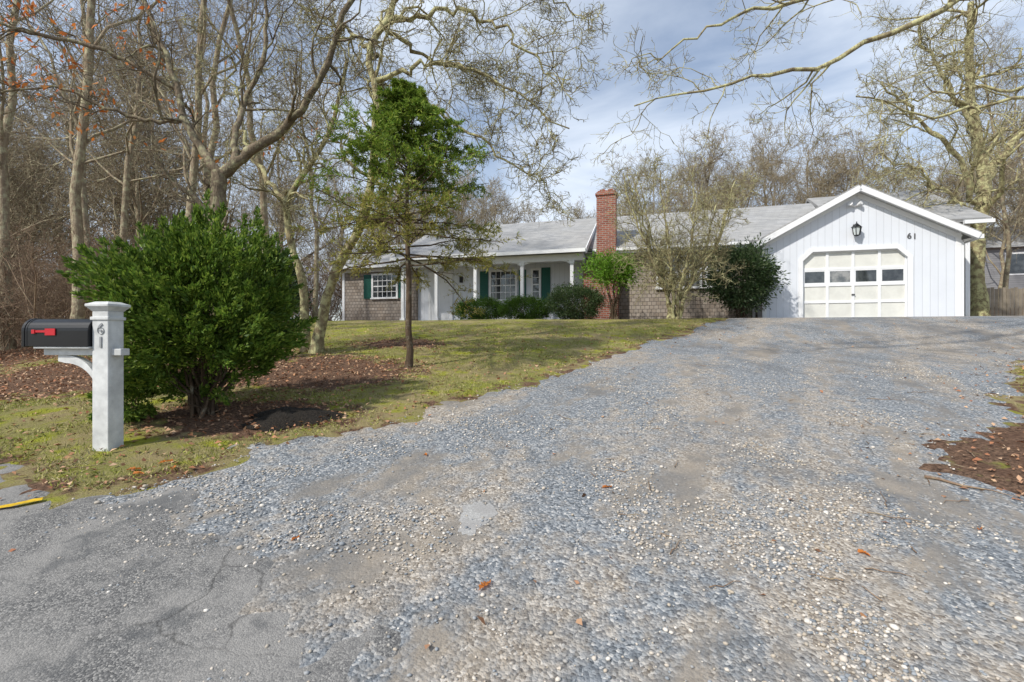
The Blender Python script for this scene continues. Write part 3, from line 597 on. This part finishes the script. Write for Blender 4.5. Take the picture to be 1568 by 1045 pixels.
for i,u in enumerate((-6.35,-8.25,-10.14,-11.8,-13.3)):
    B('porch_column_%d'%i,u-.065,u+.065,-.07,.06,.02,2.199,bev=.01); B('column_base_%d'%i,u-.1,u+.1,-.1,.09,.021,.14); B('column_cap_%d'%i,u-.095,u+.095,-.1,.09,2.08,2.197)
    for sg in (-1,1):
        if (i==0 and sg==1) or (i==4 and sg==-1): continue
        pts=[(u+sg*.066,2.198),(u+sg*.50,2.198)]+[(u+sg*(.066+.434*(1-math.cos(a))) ,2.198-.16*(1-math.sin(a))) for a in np.linspace(math.pi/2,0,7)[1:]]
        prism('bracket_%d%s'%(i,'a' if sg<0 else 'b'),[(p[0],-.03,p[1]) for p in pts],(0,.05,0),W_,H)
B('left_wing_wall',UL,UP,1.3,6.5,-.35,2.5,mat=M['shw'])
roof('left_roof',[(UL-.3,.95,2.45),(UP-.26,.95,2.45),(UP-.26,4.2,3.95),(UL-.3,4.2,3.95)]); roof('left_roof_back',[(UL-.3,4.2,3.95),(UP-.26,4.2,3.95),(UP-.26,7.4,2.45),(UL-.3,7.4,2.45)])
B('left_gutter',UL-.3,UP-.26,.84,.948,2.42,2.54); B('left_corner_board',UL-.02,UL+.1,1.27,1.299,-.35,2.45); B('left_frieze',UL,UP,1.27,1.298,2.3,2.46); B('left_downspout',UP-.5,UP-.42,1.2,1.27,-.1,2.4)
prism('left_gable',[(UL,1.3,2.5),(UL,6.5,2.5),(UL,4.2,3.85)],(.1,0,0),M['shw'],H)
def window(n,u0,u1,w0,w1,v,rows,cols,shut=(),g='glass'):
    B(n+'_glass',u0,u1,v-.02,v-.002,w0,w1,mat=M[g]); t=.085
    B(n+'_jl',u0-t,u0,v-.06,v-.002,w0-t,w1+t); B(n+'_jr',u1,u1+t,v-.06,v-.002,w0-t,w1+t); B(n+'_head',u0,u1,v-.06,v-.002,w1,w1+t); B(n+'_sill',u0-.12,u1+.12,v-.1,v-.061,w0-t,w0-.03); B(n+'_apron',u0,u1,v-.06,v-.002,w0-t,w0)
    for i in range(1,cols): u=u0+(u1-u0)*i/cols; B(n+'_m%d'%i,u-.012,u+.012,v-.035,v-.021,w0,w1)
    for i in range(1,rows):
        w=w0+(w1-w0)*i/rows; k=.024 if i*2==rows else .012; B(n+'_r%d'%i,u0,u1,v-.04,v-.0215,w-k,w+k)
    for j,(a,b) in enumerate(shut):
        B(n+'_shutter_%d'%j,a,b,v-.05,v-.003,w0-.05,w1+.05,mat=M['green'])
        for q in range(14): ww=w0+(w1-w0)*(q+.5)/14; B(n+'_slat_%d_%d'%(j,q),a+.05,b-.05,v-.062,v-.051,ww-.02,ww+.02,mat=M['green'])
window('picture_window',-10.0,-8.95,.95,2.1,1.5,4,5,shut=((-10.5,-10.14),(-8.80,-8.5)))
window('porch_window',-8.2,-7.95,.95,2.1,1.5,4,1); B('tall_shutter',-7.84,-7.48,1.45,1.497,.85,2.2,mat=M['green'])
for j,u in enumerate((-3.3,-2.55,-1.62)): window('kitchen_window_%d'%j,u,u+(.66 if j<2 else .8),1.22,2.28,.9,2,2,g='glass2')
window('bedroom_window',-15.5,-14.35,1.15,2.12,1.3,4,5,shut=((-15.98,-15.62),(-14.22,-13.86)))
B('front_door',-12.75,-11.85,1.44,1.499,.03,2.1); B('front_door_trim_l',-12.86,-12.75,1.42,1.499,.03,2.2); B('front_door_trim_r',-11.85,-11.74,1.42,1.499,.03,2.2); B('front_door_head',-12.75,-11.85,1.42,1.499,2.1,2.2)
for i in range(2):
    for j in range(3): B('door_panel_%d%d'%(i,j),-12.64+i*.4,-12.32+i*.4,1.43,1.4395,.2+j*.62,.7+j*.62)
B('porch_sconce',-11.4,-11.28,1.38,1.499,1.7,1.95,mat=M['black'])
K=M['brick']
prism('chimney_base',[(UM+.03,.3,-.35),(-4.72,.3,-.35),(-4.72,.3,1.9),(-4.8,.3,2.0),(-5.5,.3,2.4),(UM+.03,.3,1.8)],(0,.65,0),K,H)
box('chimney_stack',-5.5,-4.8,.34,.94,1.95,4.75,K,H); box('chimney_crown',-5.54,-4.76,.30,.98,4.62,4.70,K,H); box('chimney_cap',-5.46,-4.84,.38,.90,4.75,4.80,K,H)
for x in (-5.3,-5.0): box('chimney_flue',x-.09,x+.09,.5,.72,4.80,4.88,K,H)
u,w=2.62,2.72
B('lantern_plate',u-.05,u+.05,-.03,-.001,w-.05,w+.22,mat=M['black']); B('lantern_arm',u-.012,u+.012,-.14,-.03,w+.2,w+.225,mat=M['black'])
def frust(n,cx,cy,z0,z1,r0,r1,mat,k=6,parent=H):
    V=[(cx+r0*math.cos(i/k*6.283),cy+r0*math.sin(i/k*6.283),z0) for i in range(k)]+[(cx+r1*math.cos(i/k*6.283),cy+r1*math.sin(i/k*6.283),z1) for i in range(k)]
    me=bpy.data.meshes.new(n); me.from_pydata(V,[],[list(range(k))[::-1],list(range(k,2*k))]+[[i,(i+1)%k,k+(i+1)%k,k+i] for i in range(k)]); me.materials.append(mat); return link(n,me,parent)
frust('lantern_glass',u,-.16,w-.14,w+.1,.08,.12,M['lglass']); frust('lantern_roof',u,-.16,w+.1,w+.22,.16,.03,M['black']); frust('lantern_base',u,-.16,w-.17,w-.14,.05,.09,M['black']); frust('lantern_finial',u,-.16,w+.22,w+.28,.02,.012,M['black'])
for i in range(6):
    a=i/6*6.283; prism('lantern_bar_%d'%i,[(u+r*math.cos(a)+dx,-.16+r*math.sin(a),z) for r,z,dx in ((.085,w-.14,-.01),(.085,w-.14,.01),(.125,w+.1,.01),(.125,w+.1,-.01))],(0,-.01,0),M['black'],H)
frust('flood_light_plate',2.6,-.03,3.5,3.53,.05,.05,W_,12)
for sg in(-1,1):
    o=frust('flood_lamp',0,0,0,.15,.035,.065,W_,12); o.location=(2.6+sg*.06,-.05,3.53); o.rotation_euler=(math.radians(70),0,math.radians(sg*40))
def text(n,t_,size,loc,rot,mat,parent,ex=.008):
    c=bpy.data.curves.new(n,'FONT'); c.body=t_; c.size=size; c.extrude=ex; c.offset=.003; c.align_x='CENTER'; c.materials.append(mat)
    o=link(n,c,parent,loc,rot); return o
text('house_number_6','6',.24,(4.06,-.012,2.42),(math.pi/2,0,0),M['num'],H); text('house_number_1','1',.24,(4.20,-.012,2.40),(math.pi/2,0,0),M['num'],H)
# ------------------------------------------------------------------ mailbox
mx,my=-3.64,4.36; mz=float(TZ(mx,my)); MB=empty('mailbox',(mx,my,mz),math.radians(-6))
def Bm(n,*a,mat=None,bev=.006): return box(n,*a,mat or M['white'],MB,bev)
MW=paint('mailbox_post_paint',(.70,.71,.70),.5,.18,8)
Bm('post',-.078,.078,-.078,.078,-.1,1.25,mat=MW); Bm('post_collar',-.09,.09,-.09,.09,1.17,1.20,mat=MW)
frust('post_cap_cove',0,0,1.25,1.29,.11,.155,MW,4,MB).rotation_euler=(0,0,math.pi/4); Bm('post_cap',-.115,.115,-.115,.115,1.289,1.315,mat=MW)
frust('post_cap_top',0,0,1.315,1.335,.15,.09,MW,4,MB).rotation_euler=(0,0,math.pi/4)
Bm('support_arm',-.60,.17,-.045,.045,.855,.915,mat=MW); Bm('box_floor_board',-.64,-.085,-.1,.1,.916,.935,mat=MW)
a_=np.linspace(0,math.pi/2,12)
o1=[(-.079-.32*(1-math.cos(t)),.56+.295*math.sin(t)) for t in a_]
o2=[(-.079-.32*(1-math.cos(t)),.49+.295*math.sin(t)) for t in a_]
ring=o1+[(-.41,.854),(-.47,.854),(-.47,.80)]+[(x,w) for x,w in o2[::-1]]
prism('curved_brace',[(x,-.03,w) for x,w in ring],(0,.06,0),MW,MB)
def arch(n,x0,x1,r,zb,zs,mat,k=14):
    prof=[(-r,zb),(r,zb)]+[(r*math.cos(t),zs+r*math.sin(t)) for t in np.linspace(0,math.pi,k)]
    o=prism(n,[(x0,y,z) for y,z in prof],(x1-x0,0,0),mat,MB); m=o.modifiers.new('b','BEVEL'); m.width=.004; m.segments=2; m.limit_method='ANGLE'; return o
arch('box_body',-.71,-.085,.11,.936,1.075,M['black']); arch('box_door',-.74,-.71,.116,.931,1.075,M['black']); arch('box_rim',-.705,-.685,.1135,.934,1.075,M['black'])
Bm('door_latch',-.76,-.74,-.02,.02,1.13,1.18,mat=M['gray'],bev=.003)
Bm('flag_arm',-.60,-.42,-.119,-.112,1.06,1.08,mat=M['red'],bev=0); Bm('flag_tip',-.50,-.40,-.1195,-.1125,1.035,1.095,mat=M['red'],bev=0); Bm('flag_pivot',-.63,-.60,-.124,-.111,1.05,1.085,mat=M['red'],bev=0)
text('number_6','6',.13,(.01,-.082,1.05),(math.pi/2,0,0),M['gray'],MB,.004); text('number_1','1',.13,(.01,-.082,.93),(math.pi/2,0,0),M['gray'],MB,.004)
# ------------------------------------------------------------------ neighbour and fence
NH=empty('neighbor_house',(35.5,31.5,float(TZ(34,31))+1.2),-.3)
box('walls',-4,6,0,7,-3,3.0,boards('neighbor_siding',(.25,.25,.26),.15,True),NH); prism('gable',[(-4.3,-.3,2.95),(-4.3,7.3,2.95),(-4.3,3.5,5.0)],(10.6,0,0),M['roof'],NH)
for i,u in enumerate((-2.6,.2,3.2)): box('window_%d'%i,u,u+1,-.03,-.002,1.2,2.5,M['glass'],NH); box('window_trim_%d'%i,u-.1,u+1.1,-.02,-.001,1.1,2.6,W_,NH)
FN=empty('wooden_fence',(19,19.5,float(TZ(19,19.5))),.0); fm=paint('weathered_wood',(.34,.29,.22),.9,.2)
for i in range(60): 
    zz=float(TZ(19+i*.16,19.5))-float(TZ(19,19.5)); box('picket_%d'%i,i*.16,i*.16+.13,0,.02,zz-.1,zz+1.35+.03*(i%3),fm,FN)
box('rail',0,9.6,.021,.06,.5,.58,fm,FN)
# sticks
g=[]
SL=[(3.2,3.75,.5,-.75),(1.0,2.45,.18,.1),(2.35,3.2,.3,-.4),(2.3,2.75,.12,1.4),(1.9,2.6,.2,-.1),(4.4,6.0,.4,-.2),(-3.6,3.9,.3,.3),(5.2,6.3,.3,.1)]
for i in range(45):
    y=rng.uniform(2.2,8); x=rng.uniform(.1,1.05)*y; SL.append((x,y,rng.uniform(.05,.22),rng.uniform(0,3.1)))
for x,y,L_,a in SL:
    p=np.zeros((1,6,3)); cv=rng.normal()*.04
    for i in range(6): t=i/5; xx=x+L_*t*math.cos(a); yy=y+L_*t*math.sin(a)+.02*math.sin(i*2.1)*L_*3+cv*t*t; p[0,i]=(xx,yy,float(TZ(xx,yy))+.024)
    g.append((p,np.linspace(.014 if L_>=.5 else .004,.002,6)[None],5))
tubes('fallen_sticks',g,M['twig'])
# ------------------------------------------------------------------ light, sky, camera
w=bpy.data.worlds.new('World'); sc.world=w; w.use_nodes=True; T=w.node_tree; bg=T.nodes['Background']
sky=T.nodes.new('ShaderNodeTexSky'); sky.sky_type='NISHITA'; sky.sun_disc=False; sky.sun_elevation=math.radians(42); sky.sun_rotation=math.radians(235); sky.air_density=1.0; sky.dust_density=.6; sky.ozone_density=1.2
tc=T.nodes.new('ShaderNodeTexCoord'); mp=T.nodes.new('ShaderNodeMapping'); mp.inputs['Scale'].default_value=(1.0,1.0,2.6); mp.inputs['Rotation'].default_value=(0,.2,.5); T.links.new(tc.outputs['Generated'],mp.inputs[0])
nz=T.nodes.new('ShaderNodeTexNoise'); nz.inputs['Scale'].default_value=1.9; nz.inputs['Detail'].default_value=7; nz.inputs['Roughness'].default_value=.52; nz.inputs['Distortion'].default_value=.5; T.links.new(mp.outputs[0],nz.inputs['Vector'])
rp=T.nodes.new('ShaderNodeValToRGB'); rp.color_ramp.elements[0].position=.40; rp.color_ramp.elements[0].color=(.22,.22,.22,1); rp.color_ramp.elements[1].position=.64; rp.color_ramp.elements[1].color=(.92,.92,.92,1); T.links.new(nz.outputs['Fac'],rp.inputs[0])
mxn=T.nodes.new('ShaderNodeMix'); mxn.data_type='RGBA'; T.links.new(rp.outputs[0],mxn.inputs[0]); T.links.new(sky.outputs[0],mxn.inputs[6]); mxn.inputs[7].default_value=(5.9,6.5,7.4,1)
T.links.new(mxn.outputs[2],bg.inputs[0]); bg.inputs[1].default_value=.15
sl_=bpy.data.lights.new('sun','SUN'); sl_.energy=4.4; sl_.angle=math.radians(1.5); sl_.color=(1,.95,.87); so=link('sun',sl_)
so.rotation_euler=Vector((.60,.52,-.72)).to_track_quat('-Z','Y').to_euler()
cam=bpy.data.cameras.new('camera'); cam.sensor_width=36; cam.lens=17; cam.shift_y=-.005; cam.clip_end=1000; cam.clip_start=.05
co=link('camera',cam,None,(0,0,1.5),(math.pi/2,0,0)); sc.camera=co
print('polys',sum(len(m.polygons) for m in bpy.data.meshes))
